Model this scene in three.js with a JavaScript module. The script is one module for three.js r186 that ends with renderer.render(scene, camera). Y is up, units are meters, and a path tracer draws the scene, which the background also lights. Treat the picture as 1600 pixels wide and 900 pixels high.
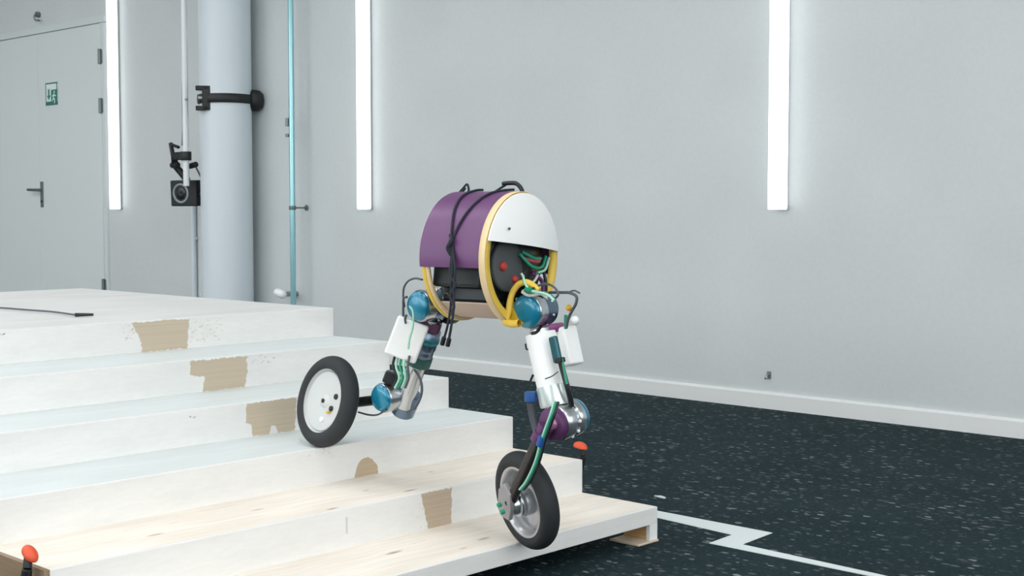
import * as THREE from 'three';
import { RoundedBoxGeometry } from 'three/addons/geometries/RoundedBoxGeometry.js';
import { mergeGeometries } from 'three/addons/utils/BufferGeometryUtils.js';
import { RectAreaLightUniformsLib } from 'three/addons/lights/RectAreaLightUniformsLib.js';

// ---------------------------------------------------------------- camera, light, exposure
RectAreaLightUniformsLib.init();
const scene = new THREE.Scene();
const FOCAL = 2121, EYE = 0.9, YAW = THREE.MathUtils.degToRad(43.3), PITCH = Math.atan((326 - 450) / FOCAL);
const camera = new THREE.PerspectiveCamera(THREE.MathUtils.radToDeg(2 * Math.atan(450 / FOCAL)), 16 / 9, 0.05, 60);
camera.position.set(0, EYE, 0);
const FWD = new THREE.Vector3(-Math.sin(YAW) * Math.cos(PITCH), Math.sin(PITCH), -Math.cos(YAW) * Math.cos(PITCH));
const RGT = new THREE.Vector3(Math.cos(YAW), 0, -Math.sin(YAW));
const UPV = new THREE.Vector3().crossVectors(RGT, FWD);
camera.lookAt(FWD.clone().add(camera.position));
scene.background = new THREE.Color().setRGB(0.985, 1.0, 1.0);   // even overcast sky, seen and entering only through the windows
scene.backgroundIntensity = 4.1;
const renderer = new THREE.WebGLRenderer({ antialias: true });
renderer.toneMapping = THREE.LinearToneMapping;
renderer.toneMappingExposure = 1.1;
renderer.shadowMap.enabled = true;

const CEILING_H = 4.2, CEILING_PANEL = 6.6, TUBE_GLOW = 2.2;
const CEILING_SPOTS = [];
for (const x of [-10.4, -7.6, -4.8, -2.0, 0.8, 3.6]) for (const z of [-1.4, 1.0, 3.4]) CEILING_SPOTS.push([x, z]);

// ---------------------------------------------------------------- helpers
const V = (x, y, z) => new THREE.Vector3(x, y, z);
// the point where the line of sight through pixel (px, py) of the photograph meets the plane axis = value
function at(px, py, axis, value) {
  const d = FWD.clone().multiplyScalar(FOCAL).addScaledVector(RGT, px - 800).addScaledVector(UPV, 450 - py);
  const t = (value - camera.position[axis]) / d[axis];
  return camera.position.clone().addScaledVector(d, t);
}
let seed = 12345;
const rnd = () => { seed = (seed * 1664525 + 1013904223) >>> 0; return seed / 4294967296; };
const rr = (a, b) => a + (b - a) * rnd();
const used = {};
const numbered = (n) => { const k = (used[n] = (used[n] ?? -1) + 1); return k ? `${n}_${String(k).padStart(3, '0')}` : n; };
function obj(name, geo, mat, parent = scene) {
  const g = Array.isArray(geo) ? mergeGeometries(geo.map((q) => { const w = q.index ? q.toNonIndexed() : q; for (const k of Object.keys(w.attributes)) if (!['position', 'normal', 'uv'].includes(k)) w.deleteAttribute(k); return w; })) : geo;
  const m = new THREE.Mesh(g, mat);
  m.name = parent === scene ? numbered(name) : name;
  m.castShadow = m.receiveShadow = true;
  parent.add(m);
  return m;
}
function thing(name, label, category, pos = [0, 0, 0], group) {
  const o = new THREE.Group();
  o.name = numbered(name); o.position.set(...pos); o.userData = { label, category };
  if (group) o.userData.group = group;
  scene.add(o);
  return o;
}
function struct(name, geo, mat) { const m = obj(name, geo, mat); m.userData.kind = 'structure'; return m; }
const box = (x0, x1, y0, y1, z0, z1) => new THREE.BoxGeometry(Math.abs(x1 - x0), Math.abs(y1 - y0), Math.abs(z1 - z0)).translate((x0 + x1) / 2, (y0 + y1) / 2, (z0 + z1) / 2);
const rbox = (w, h, d, r = 0.003, s = 2) => new RoundedBoxGeometry(w, h, d, s, r);
// a lathe whose axis runs from p along dir; profile is [radius, distance along dir]
function turned(profile, p, dir, seg = 40) {
  const g = new THREE.LatheGeometry(profile.map(([r, t]) => new THREE.Vector2(Math.max(r, 1e-5), t)), seg);
  const q = new THREE.Quaternion().setFromUnitVectors(V(0, 1, 0), dir.clone().normalize());
  return g.applyQuaternion(q).translate(p.x, p.y, p.z);
}
function rod(a, b, r0, r1 = r0, seg = 20, bev = 0.15) {
  const d = b.clone().sub(a), L = d.length(), c = Math.min(bev * r0, L * 0.3);
  return turned([[0, 0], [r0 - c, 0], [r0, c], [r1, L - c], [r1 - c, L], [0, L]], a, d, seg);
}
const tube = (pts, r, n = 40, s = 8) => new THREE.TubeGeometry(new THREE.CatmullRomCurve3(pts), n, r, s, false);
// puts a geometry built round the origin into the frame (x axis X, y axis Y, z axis Z) at p
function place(g, p, X, Y, Z) { return g.applyMatrix4(new THREE.Matrix4().makeBasis(X, Y, Z).setPosition(p)); }
function frameOf(dir, ref = V(0, 0, 1)) {            // y along dir, z as near ref as it gets
  const Y = dir.clone().normalize(), X = new THREE.Vector3().crossVectors(Y, ref).normalize(), Z = new THREE.Vector3().crossVectors(X, Y);
  return [X, Y, Z];
}
// value noise
function noise2(seedN) {
  const h = (i, j) => { let n = (i * 374761393 + j * 668265263 + seedN * 1442695041) | 0; n = Math.imul(n ^ (n >>> 13), 1274126177); return ((n ^ (n >>> 16)) >>> 0) / 4294967296; };
  return (x, y, px = 0, py = 0) => {
    const i = Math.floor(x), j = Math.floor(y), a = x - i, b = y - j, s = a * a * (3 - 2 * a), t = b * b * (3 - 2 * b);
    const w = (k, m) => (m ? ((k % m) + m) % m : k);
    const l = (p, q, u) => p + (q - p) * u;
    return l(l(h(w(i, px), w(j, py)), h(w(i + 1, px), w(j, py)), s), l(h(w(i, px), w(j + 1, py)), h(w(i + 1, px), w(j + 1, py)), s), t);
  };
}
function canvasTexture(w, h, draw, srgb = true) {
  const c = document.createElement('canvas'); c.width = w; c.height = h;
  draw(c.getContext('2d'), w, h);
  const t = new THREE.CanvasTexture(c);
  if (srgb) t.colorSpace = THREE.SRGBColorSpace;
  t.magFilter = THREE.LinearFilter; t.wrapS = t.wrapT = THREE.RepeatWrapping;
  return t;
}
const mat = (color, roughness = 0.6, metalness = 0, extra = {}) => new THREE.MeshPhysicalMaterial({ color, roughness, metalness, ...extra });

// ---------------------------------------------------------------- materials
const nWall = noise2(7);
const wallMap = canvasTexture(512, 512, (c, w, h) => {
  const im = c.createImageData(w, h);
  for (let y = 0; y < h; y++) for (let x = 0; x < w; x++) {
    const n = (nWall(x / 64, y / 64, 8, 8) - 0.5) * 5 + (nWall(x / 3, y / 3) - 0.5) * 3, o = (y * w + x) * 4;
    im.data[o] = 205 + n; im.data[o + 1] = 211 + n; im.data[o + 2] = 212 + n; im.data[o + 3] = 255;
  }
  c.putImageData(im, 0, 0);
});
const M = {};
M.wall = mat(0xffffff, 0.62, 0, { map: wallMap });
M.ceiling = mat(0xdfe2e2, 0.9);
M.glass = new THREE.MeshPhysicalMaterial({ color: 0xffffff, roughness: 0, transmission: 1, thickness: 0, ior: 1.45 });
M.trim = mat(0xe6e8e8, 0.45);
M.door = mat(0xd8e0e0, 0.5);
M.frame = mat(0xd2dada, 0.5);
M.steel = mat(0x9aa09f, 0.35, 0.8);
M.darkSteel = mat(0x6d7676, 0.4, 0.5);
M.black = mat(0x14171a, 0.5);
M.blackGloss = mat(0x0e1114, 0.25);
M.rubber = mat(0x23272a, 0.72);
M.white = mat(0xf4f6f6, 0.4);
M.column = mat(0xd3dde3, 0.4);
M.pole = mat(0xe3e8ea, 0.35);
M.led = new THREE.MeshPhysicalMaterial({ color: 0xffffff, roughness: 0.5, emissive: 0xfbfdff, emissiveIntensity: 1.2 });
M.housing = mat(0xa9b1b1, 0.5);
M.tape = mat(0xdfe8e8, 0.55);
M.teal = mat(0x0d7d9c, 0.28, 0.25, { clearcoat: 0.7, clearcoatRoughness: 0.12 });
M.silver = mat(0xc9ced2, 0.25, 0.9);
M.blueSteel = mat(0x6f8296, 0.28, 0.85);
M.purple = mat(0x653b6b, 0.5, 0, { clearcoat: 0.25, clearcoatRoughness: 0.35 });
M.violet = mat(0x5a2f5e, 0.5);
M.yellow = mat(0xe6c24c, 0.5);
M.paleWood = mat(0xe8cfa2, 0.6);
M.belly = mat(0xcdb7a6, 0.7);
M.greyPlate = mat(0x4b5154, 0.6);
M.red = mat(0xb23a35, 0.5);
M.green = mat(0x1b8f6e, 0.4);
M.mint = mat(0x9fd8c0, 0.45);
M.greyWire = mat(0x4a5257, 0.5);
M.whiteWire = mat(0xd8dcdc, 0.5);
M.blue = mat(0x174f8f, 0.5);
M.navyCord = mat(0x1d2630, 0.8);
M.orange = mat(0xd9532f, 0.5);
M.amber = mat(0xd9a516, 0.5);
M.rim = mat(0xc8cccb, 0.38, 0.15);
M.rimSilver = mat(0xc4c5c8, 0.3, 0.75);
M.gunmetal = mat(0x3d3a3a, 0.4, 0.5);
M.hubGrey = mat(0x9c9a9c, 0.45, 0.3);

// floor: dark rubber granulate with pale flecks
const nFloor = noise2(3);
function floorCanvas(rough) {
  return canvasTexture(2048, 2048, (c, w, h) => {
    seed = 777;
    const im = c.createImageData(w, h);
    for (let y = 0; y < h; y++) for (let x = 0; x < w; x++) {
      const n = (nFloor(x / 4, y / 4, 512, 512) - 0.5) * 12 + (nFloor(x / 128, y / 128, 16, 16) - 0.5) * 6, o = (y * w + x) * 4;
      const b = rough ? [150, 150, 150] : [30, 47, 52];
      for (let k = 0; k < 3; k++) im.data[o + k] = b[k] + n;
      im.data[o + 3] = 255;
    }
    c.putImageData(im, 0, 0);
    for (let i = 0; i < 17000; i++) {
      const x = rr(0, w), y = rr(0, h), s = Math.pow(rnd(), 2.0) * 6.5 + 1.4, t = rnd(), a = rr(0, 3.14);
      const g = 62 + Math.pow(t, 2.4) * 80;
      c.fillStyle = rough ? 'rgb(110,110,110)' : `rgb(${g * 0.93},${g},${g * 1.01})`;
      c.beginPath();
      for (let k = 0; k < 5; k++) {
        const q = a + (k / 5) * 6.283, rad = s * rr(0.55, 1.1);
        c[k ? 'lineTo' : 'moveTo'](x + Math.cos(q) * rad * 1.35, y + Math.sin(q) * rad * 0.8);
      }
      c.fill();
    }
  }, !rough);
}
const floorMap = floorCanvas(false);
floorMap.repeat.set(1 / 3.4, 1 / 3.4);
M.floor = mat(0xffffff, 0.8, 0, { map: floorMap, specularIntensity: 0.2 });

// timber: whitish spruce ply, grain along u
const nWood = noise2(11);
function woodPixels(c, w, h, base, spread, sx, sy) {
  const im = c.createImageData(w, h);
  for (let y = 0; y < h; y++) for (let x = 0; x < w; x++) {
    const g = nWood(x / (sx * 60), y / sy + nWood(x / 90, y / 30) * 2.2), f = nWood(x / 40, y / 1.6), b = nWood(x / 160 + 50, y / 60);
    const n = ((g - 0.5) * 0.7 + (f - 0.5) * 0.35 + (b - 0.5) * 0.6) * spread, o = (y * w + x) * 4;
    im.data[o] = base[0] + n; im.data[o + 1] = base[1] + n * 1.08; im.data[o + 2] = base[2] + n * 1.2; im.data[o + 3] = 255;
  }
  c.putImageData(im, 0, 0);
}
function knot(c, x, y, rx, ry, tone) {
  for (let k = 4; k >= 0; k--) {
    c.globalAlpha = 0.22 + 0.14 * (4 - k); c.fillStyle = tone;
    c.beginPath(); c.ellipse(x, y, rx * (0.3 + k * 0.22), ry * (0.3 + k * 0.22), 0.05, 0, 6.3); c.fill();
  }
  c.globalAlpha = 1;
}

// ---------------------------------------------------------------- the room
const WZ = -5.22, X0 = -13, X1 = 4.8, Z1 = 5.5, T = 0.2;
const floorGeo = box(X0, X1, -0.2, 0, WZ, Z1);
{ const p = floorGeo.attributes.position, u = floorGeo.attributes.uv; for (let i = 0; i < p.count; i++) u.setXY(i, p.getX(i), p.getZ(i)); }
struct('floor', floorGeo, M.floor);
const wallGeo = (x0, x1, z0, z1) => {
  const g = box(x0, x1, 0, CEILING_H, z0, z1), p = g.attributes.position, u = g.attributes.uv;
  for (let i = 0; i < p.count; i++) u.setXY(i, (p.getX(i) + p.getZ(i)) / 2, p.getY(i) / 2);
  return g;
};
struct('wall_back', wallGeo(X0 - T, X1 + T, WZ - T, WZ), M.wall);
struct('wall_left', wallGeo(X0 - T, X0, WZ, Z1), M.wall);
// window bands: one row of openings in the wall behind the camera, one in the right hand wall
const SILL = 0.75, HEAD = 3.7;
let windowNo = 0;
function windowBand(name, a0, a1, n, piece, pane, solid = []) {
  const pier = 0.5, w = (a1 - a0 - pier * (n + 1)) / n, list = [piece(a0, a1, 0, SILL), piece(a0, a1, HEAD, CEILING_H)];
  for (let k = 0; k <= n; k++) { const p = a0 + k * (w + pier); list.push(piece(p, p + pier, SILL, HEAD)); }
  struct(name, [...list, ...solid], M.wall);
  for (let k = 0; k < n; k++) {
    const p = a0 + pier + k * (w + pier), g = new THREE.Group(); g.name = `window_${++windowNo}`; g.userData = { kind: 'structure' }; scene.add(g);
    const bars = [[p, p + 0.05, SILL, HEAD], [p + w - 0.05, p + w, SILL, HEAD], [p + w / 2 - 0.025, p + w / 2 + 0.025, SILL, HEAD], [p, p + w, SILL, SILL + 0.05], [p, p + w, HEAD - 0.05, HEAD]];
    obj('window_frame', bars.map((b) => pane(...b, 0.06)), M.white, g);
    for (const h of [0, 1]) obj('pane', pane(p + 0.05 + h * (w / 2 - 0.025), p + w / 2 - 0.025 + h * (w / 2 - 0.025), SILL + 0.05, HEAD - 0.05, 0.006), M.glass, g);
  }
}
windowBand('wall_front', X0 - T, 1.0, 6, (a, b, y0, y1) => box(a, b, y0, y1, Z1, Z1 + T), (a, b, y0, y1, d) => box(a, b, y0, y1, Z1 + 0.1 - d / 2, Z1 + 0.1 + d / 2), [box(1.0, X1 + T, 0, CEILING_H, Z1, Z1 + T)]);
windowBand('wall_right', WZ, Z1, 4, (a, b, y0, y1) => box(X1, X1 + T, y0, y1, a, b), (a, b, y0, y1, d) => box(X1 + 0.1 - d / 2, X1 + 0.1 + d / 2, y0, y1, a, b));
struct('ground', [box(X0 - 12, X1 + 14, -0.45, -0.25, Z1 + T, Z1 + 14), box(X1 + T, X1 + 14, -0.45, -0.25, WZ - 8, Z1 + T)], mat(0x8c8c88, 0.9));
struct('ceiling', box(X0 - T, X1 + T, CEILING_H, CEILING_H + T, WZ - T, Z1 + T), M.ceiling);

// skirting with a small sloped top, from the door frame to the right hand corner
{
  const s = new THREE.Shape([[0, 0], [0.016, 0], [0.016, 0.066], [0.011, 0.074], [0, 0.076]].map(([a, b]) => new THREE.Vector2(a, b)));
  const run = (xa, xb) => { const g = new THREE.ExtrudeGeometry(s, { depth: xb - xa, bevelEnabled: false }); g.rotateY(Math.PI / 2); return g; };
  // shape x -> -z after the turn; mirror so that it stands proud of the wall towards the room
  const g = run(-8.94, X1); g.scale(1, 1, -1); g.translate(-8.94, 0, WZ);
  const idx = g.index; if (!idx) { const p = g.attributes.position.array, n = g.attributes.normal.array; for (let i = 0; i < p.length; i += 9) for (let k = 0; k < 3; k++) { [p[i + 3 + k], p[i + 6 + k]] = [p[i + 6 + k], p[i + 3 + k]]; [n[i + 3 + k], n[i + 6 + k]] = [n[i + 6 + k], n[i + 3 + k]]; } }
  struct('baseboard_back', g, M.trim);
}

// ceiling light panels
const panelGeo = rbox(1.5, 0.05, 0.9, 0.008), diffGeo = rbox(1.42, 0.012, 0.82, 0.004);
for (const [x, z] of CEILING_SPOTS) {
  const t = thing('ceiling_light', 'flat white ceiling light panel in the rows on the ceiling', 'ceiling light', [x, CEILING_H - 0.05, z], 'ceiling light panels');
  obj('housing', panelGeo.clone().translate(0, 0.025, 0), M.white, t);
  obj('diffuser', diffGeo.clone().translate(0, -0.004, 0), M.led, t);
  const L = new THREE.RectAreaLight(0xffffff, CEILING_PANEL, 1.42, 0.82);
  L.position.set(0, -0.016, 0); L.rotation.x = -Math.PI / 2; L.name = 'lamp'; L.castShadow = true; t.add(L);
}

// LED tubes standing on the wall
[[-8.81, 'tall white LED wall tube between the grey door and the round column'], [-6.06, 'tall white LED wall tube beside the thin blue-green pipe'], [-3.265, 'tall white LED wall tube alone on the plain grey wall']].forEach(([x, label]) => {
  const t = thing('wall_light_tube', label, 'wall light', [x, 0.895, WZ], 'LED tubes on the back wall');
  obj('backplate', rbox(0.05, 1.96, 0.02, 0.003).translate(0, 0.99, 0.01), M.housing, t);
  obj('diffuser', rbox(0.077, 2.0, 0.05, 0.008, 3).translate(0, 1.0, 0.046), M.led, t);
  obj('end_cap', rbox(0.06, 0.012, 0.03, 0.003).translate(0, 0.012, 0.012), M.housing, t);
  const L = new THREE.RectAreaLight(0xffffff, TUBE_GLOW, 0.07, 1.98);
  L.position.set(0, 1.0, 0.0735); L.rotation.y = Math.PI; L.name = 'lamp'; L.castShadow = true; t.add(L);
});

// double door in the wall
{
  const d = new THREE.Group(); d.name = 'door_1'; d.position.set(-9.02, 0, WZ); d.userData = { kind: 'structure' }; scene.add(d);
  const H = 2.245;
  obj('leaf', rbox(0.933, H - 0.006, 0.03, 0.002).translate(-0.467, H / 2, 0.006), M.door, d);
  obj('leaf', rbox(1.306, H - 0.006, 0.03, 0.002).translate(-1.5885, H / 2, 0.006), M.door, d);
  obj('door_frame', [rbox(0.05, H + 0.006, 0.03, 0.003).translate(0.027, H / 2 + 0.003, 0.004), rbox(2.35, 0.05, 0.03, 0.003).translate(-1.12, H + 0.033, 0.004)], M.frame, d);
  for (const y of [2.007, 1.65, 0.33]) {
    const hgeo = [rod(V(0.0, y - 0.055, 0.028), V(0.0, y + 0.055, 0.028), 0.013), rbox(0.05, 0.1, 0.004, 0.001).translate(0, y, 0.022)];
    obj('hinge', hgeo, M.darkSteel, d);
  }
  const hnd = obj('handle', [rod(V(-0.9, 1.045, 0.02), V(-0.9, 1.045, 0.07), 0.011), rod(V(-0.892, 1.045, 0.066), V(-1.05, 1.048, 0.066), 0.011, 0.01), rbox(0.04, 0.2, 0.008, 0.003).translate(-0.9, 1.01, 0.025)], M.darkSteel, d);
  obj('keyhole', rod(V(-0.9, 0.955, 0.028), V(-0.9, 0.955, 0.034), 0.009), M.black, hnd);
}
// emergency exit sign on the door: running figure and arrow on green over a white field
{
  const tex = canvasTexture(192, 192, (c, w, h) => {
    c.fillStyle = '#e2efe9'; c.fillRect(0, 0, w, h);
    c.strokeStyle = '#2f6f66'; c.lineWidth = 12; c.strokeRect(6, 6, w - 12, h - 12);
    c.fillStyle = '#1f7a6c'; c.fillRect(92, 62, 88, 118); c.fillRect(12, 160, 82, 20);
    c.fillStyle = '#cfe7dd'; c.fillRect(20, 44, 68, 112);
    c.fillStyle = '#1f7a6c'; c.beginPath(); c.moveTo(54, 148); c.lineTo(24, 108); c.lineTo(42, 108); c.lineTo(42, 56); c.lineTo(66, 56); c.lineTo(66, 108); c.lineTo(84, 108); c.fill();
    c.strokeStyle = '#d8efe5'; c.lineWidth = 12; c.lineCap = 'round'; c.beginPath(); c.moveTo(140, 98); c.lineTo(128, 132); c.lineTo(150, 146); c.lineTo(146, 172); c.moveTo(128, 132); c.lineTo(112, 154); c.moveTo(138, 104); c.lineTo(164, 116); c.moveTo(138, 104); c.lineTo(114, 116); c.stroke();
    c.fillStyle = '#d8efe5'; c.beginPath(); c.arc(144, 82, 10, 0, 7); c.fill();
  });
  const g = new THREE.BoxGeometry(0.18, 0.172, 0.004);
  const m = obj('exit_sign', g.translate(-9.74, 1.777, WZ + 0.024), mat(0xffffff, 0.4, 0, { map: tex }));
  m.userData = { label: 'small green and white emergency exit sign on the grey door', category: 'sign' };
}
// small door sensor above the door
{
  const t = thing('door_sensor', 'tiny dark hooked sensor on the wall above the grey door', 'sensor', [-9.95, 2.40, WZ]);
  obj('mount', rod(V(0, 0, 0), V(0, 0, 0.03), 0.022), M.darkSteel, t);
  obj('hook', tube([V(0, 0, 0.03), V(0.01, -0.02, 0.05), V(0.03, -0.05, 0.05), V(0.07, -0.055, 0.04)], 0.007, 16), M.steel, t);
}
// pin low on the wall
{
  const p = at(1202, 586, 'z', WZ);
  const t = thing('wall_hook', 'little grey metal hook low on the wall below the lone LED tube', 'hook', [p.x, p.y, WZ]);
  obj('plate', rbox(0.02, 0.034, 0.004, 0.001).translate(0, 0, 0.002), M.steel, t);
  obj('peg', tube([V(0, 0.006, 0.004), V(0, 0.0, 0.02), V(0, -0.014, 0.026), V(0, -0.012, 0.034)], 0.004, 12), M.steel, t);
}

// round column
const COLZ = -5.03, COLX = at(354.5, 326, 'z', COLZ).x, COLR = 0.162;
{
  const t = thing('round_column', 'thick pale blue-white round column standing against the wall', 'column', [COLX, 0, COLZ]);
  obj('shaft', turned([[COLR, 0], [COLR, CEILING_H]], V(0, 0, 0), V(0, 1, 0), 72), M.column, t);
  obj('foot_ring', turned([[COLR, 0], [COLR + 0.02, 0], [COLR + 0.02, 0.05], [COLR, 0.06]], V(0, 0, 0), V(0, 1, 0), 72), M.trim, t);
  // upper bracket, just in frame
  const b = at(318, 2, 'z', COLZ + 0.1);
  obj('bracket', rbox(0.05, 0.05, 0.05, 0.004).translate(b.x - COLX, b.y + 0.005, 0.1), M.darkSteel, t);
}
// black strap clamp round the column, carrying the camera pole
{
  const y = 1.585;
  const t = thing('column_clamp', 'black band clamp wrapped around the pale column', 'clamp', [COLX, y, COLZ]);
  const ring = [], R = COLR + 0.006, hgt = 0.028;
  ring.push(turned([[R - 0.005, -hgt], [R + 0.006, -hgt], [R + 0.008, 0], [R + 0.006, hgt], [R - 0.005, hgt]], V(0, 0, 0), V(0, 1, 0), 72));
  obj('band', ring, M.black, t);
  // buckle on the right, block on the left as seen from the stairs
  const toCam = V(-COLX, 0, -COLZ).normalize(), side = V(-toCam.z, 0, toCam.x); // side points left in the picture when negative
  const rightDir = new THREE.Vector3().crossVectors(toCam, V(0, 1, 0)).multiplyScalar(-1);
  const pr = rightDir.clone().multiplyScalar(COLR + 0.018).addScaledVector(toCam, 0.01);
  obj('buckle', turned([[0, -0.07], [0.03, -0.068], [0.055, -0.04], [0.06, 0], [0.052, 0.04], [0.028, 0.062], [0, 0.066]], pr, V(0.1, 1, 0), 20), M.black, t);
  const pl = rightDir.clone().multiplyScalar(-(COLR - 0.03)).addScaledVector(toCam, 0.1);
  const blk = (dx, dy, w, h) => place(rbox(w, h, 0.07, 0.004), pl.clone().addScaledVector(rightDir, dx).add(V(0, dy, 0)), rightDir, V(0, 1, 0), toCam);
  obj('jaw', [blk(0.015, 0, 0.05, 0.15), blk(-0.01, 0.062, 0.08, 0.026), blk(-0.01, -0.062, 0.08, 0.026)], M.black, t);
  obj('bolt', rod(pl.clone().addScaledVector(rightDir, -0.035), pl.clone().addScaledVector(rightDir, -0.008), 0.022), M.steel, t);
}
// white hanging pole with the tracking camera
const POLEZ = -4.86;
{
  const top = at(288.5, 0, 'z', POLEZ), low = at(290, 291, 'z', POLEZ), px = (top.x + low.x) / 2;
  const t = thing('hanging_pole', 'thin white vertical pole held beside the pale column', 'pole', [px, low.y, POLEZ]);
  obj('pipe', rod(V(0, 0, 0), V(0, CEILING_H - low.y, 0), 0.019, 0.019, 24), M.pole, t);
  const jaw = V(COLX - 0.12 - px, 1.585 - low.y, COLZ + 0.19 - POLEZ);
  obj('standoff', rod(V(0, 1.59 - low.y, 0), V(jaw.x - 0.02, jaw.y, jaw.z), 0.007), M.steel, t);
  // camera: square body, lens ring, articulated clamp
  const c0 = V(px - 0.01, low.y, POLEZ);
  const k = thing('tracking_camera', 'black square camera with a pale lens ring on the white pole', 'camera', [c0.x - 0.06, c0.y - 0.062, c0.z - 0.075]);
  const look = V(0.28, -0.05, 0.96).normalize(), X = new THREE.Vector3().crossVectors(V(0, 1, 0), look).normalize(), Y = new THREE.Vector3().crossVectors(look, X);
  obj('housing', place(rbox(0.21, 0.165, 0.09, 0.008), V(-0.03, 0.02, 0), X, Y, look), M.black, k);
  const lens = V(-0.05, 0.02, 0).addScaledVector(look, 0.047);
  obj('lens_ring', turned([[0.05, 0], [0.064, 0], [0.064, 0.007], [0.05, 0.007], [0.05, 0]], lens, look, 40), mat(0x87959a, 0.4, 0.3), k);
  obj('lens', turned([[0, 0.004], [0.03, 0.006], [0.048, 0], [0.048, -0.004]], lens, look, 32), M.blackGloss, k);
  obj('pole_collar', [turned([[0.02, 0.15], [0.034, 0.15], [0.034, 0.205], [0.02, 0.205]], V(0.07, 0.075, 0.075), V(0, 1, 0), 24), rbox(0.13, 0.05, 0.03, 0.004).translate(-0.015, 0.255, 0.07)], M.black, k);
  const arm = [tube([V(-0.03, 0.1, 0.0), V(-0.07, 0.15, 0.02), V(-0.09, 0.2, 0.05), V(-0.07, 0.255, 0.07)], 0.022, 20, 10), rod(V(-0.14, 0.2, 0.04), V(-0.05, 0.2, 0.06), 0.02), rod(V(-0.125, 0.34, 0.06), V(-0.08, 0.24, 0.07), 0.014), rod(V(-0.13, 0.335, 0.06), V(-0.02, 0.31, 0.07), 0.01)];
  obj('arm', arm, M.black, k);
  obj('knob', rod(V(0.045, 0.19, 0.03), V(0.115, 0.2, 0.03), 0.018), M.black, k);
  obj('cable', tube([V(0.04, 0.0, -0.02), V(0.1, 0.03, -0.02), V(0.115, 0.1, -0.01), V(0.09, 0.19, 0.02)], 0.006, 24), M.greyWire, k);
  // loose cable hanging beside the pole
  const cab = thing('hanging_cable', 'thin grey cable hanging slack beside the white pole', 'cable', [px - 0.05, 1.3, POLEZ]);
  obj('cord', tube([V(0, 2.9, -0.02), V(-0.008, 1.6, -0.02), V(0.004, 0.6, -0.02), V(-0.002, 0.3, -0.015), V(0.006, 0.1, -0.01), V(0.012, 0.0, 0.0)], 0.006, 60), M.greyWire, cab);
  const low2 = at(302, 455, 'z', -5.19);
  const c2 = thing('conduit', 'thin pale vertical conduit on the wall below the camera', 'conduit', [low2.x, 0, -5.2]);
  obj('pipe', rod(V(0, 0.0, 0), V(0, 1.0, 0), 0.018, 0.018, 20), M.column, c2);
  obj('clip', [rbox(0.05, 0.02, 0.03, 0.003).translate(0, 0.7, -0.008)], M.frame, c2);
}
// blue-green vertical pipe on standoffs
{
  const Zp = WZ + 0.11, a = at(456, 100, 'z', Zp), b = at(457, 440, 'z', Zp), x = (a.x + b.x) / 2;
  const t = thing('standoff_pipe', 'thin glossy blue-green vertical pipe held off the wall by clips', 'pipe', [x, 0, Zp]);
  obj('pipe', rod(V(0, 0, 0), V(0, CEILING_H, 0), 0.017, 0.017, 28), mat(0x8fc3cb, 0.16, 0.35, { clearcoat: 0.6, clearcoatRoughness: 0.08 }), t);
  for (const y of [0.905, 2.36]) {
    const c = obj('clip', turned([[0.017, -0.012], [0.022, -0.012], [0.022, 0.012], [0.017, 0.012]], V(0, y, 0), V(0, 1, 0), 24), M.darkSteel, t);
    obj('peg', rod(V(0, y, -0.02), V(0, y, -0.11), 0.005), M.darkSteel, c);
    obj('rosette', rod(V(0, y, -0.11), V(0, y, -0.102), 0.018), M.darkSteel, c);
  }
  obj('bracket', rbox(0.022, 0.05, 0.03, 0.003).translate(-0.035, 1.425, 0), M.steel, t);
  obj('bracket', rbox(0.022, 0.02, 0.03, 0.003).translate(-0.035, 1.345, 0), M.steel, t);
  const v = at(440, 460, 'z', -5.1);
  const w = thing('wall_valve', 'small white capped valve stub by the foot of the blue-green pipe', 'valve', [v.x, v.y, WZ]);
  obj('stub', rod(V(0, 0, 0), V(0, 0, 0.12), 0.016), M.steel, w);
  obj('cap', turned([[0, 0], [0.02, 0], [0.026, 0.01], [0.026, 0.07], [0.018, 0.085], [0, 0.088]], V(-0.055, 0.014, 0.12), V(1, -0.22, 0), 24), M.white, w);
}

// ---------------------------------------------------------------- stairs
const NX = [-2.208, -2.475, -2.746, -3.02, -3.295, -3.58], RISE = 0.0942, BACK = -5.25, ZR = -2.919, ZL = -1.297;
const LV = (i) => RISE * (i + 1);
const stairs = thing('wooden_staircase', 'white painted wooden steps and landing with worn bare patches', 'staircase', [-2.2, 0, -2.1]);
const SX = -2.2, SZ = -2.1;
const S = (g) => g.translate(-SX, 0, -SZ);
const W = ZL - ZR;
const nPaint = noise2(23);
const PPM = 1000;
function boardTexture(w, h, base, amp, extra) {
  return canvasTexture(w, h, (c) => {
    const im = c.createImageData(w, h);
    for (let y = 0; y < h; y++) for (let x = 0; x < w; x++) {
      const n = (nPaint(x / 120, y / 30) - 0.5) * amp + (nPaint(x / 26, y / 5) - 0.5) * amp * 0.6 + (nPaint(x / 5, y / 2) - 0.5) * amp * 0.4, o = (y * w + x) * 4;
      im.data[o] = base[0] + n; im.data[o + 1] = base[1] + n; im.data[o + 2] = base[2] + n; im.data[o + 3] = 255;
    }
    c.putImageData(im, 0, 0);
    extra && extra(c, w, h);
  });
}
const zx = (z) => (ZL - z) * PPM;                       // canvas column of a world z on a riser
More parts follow.
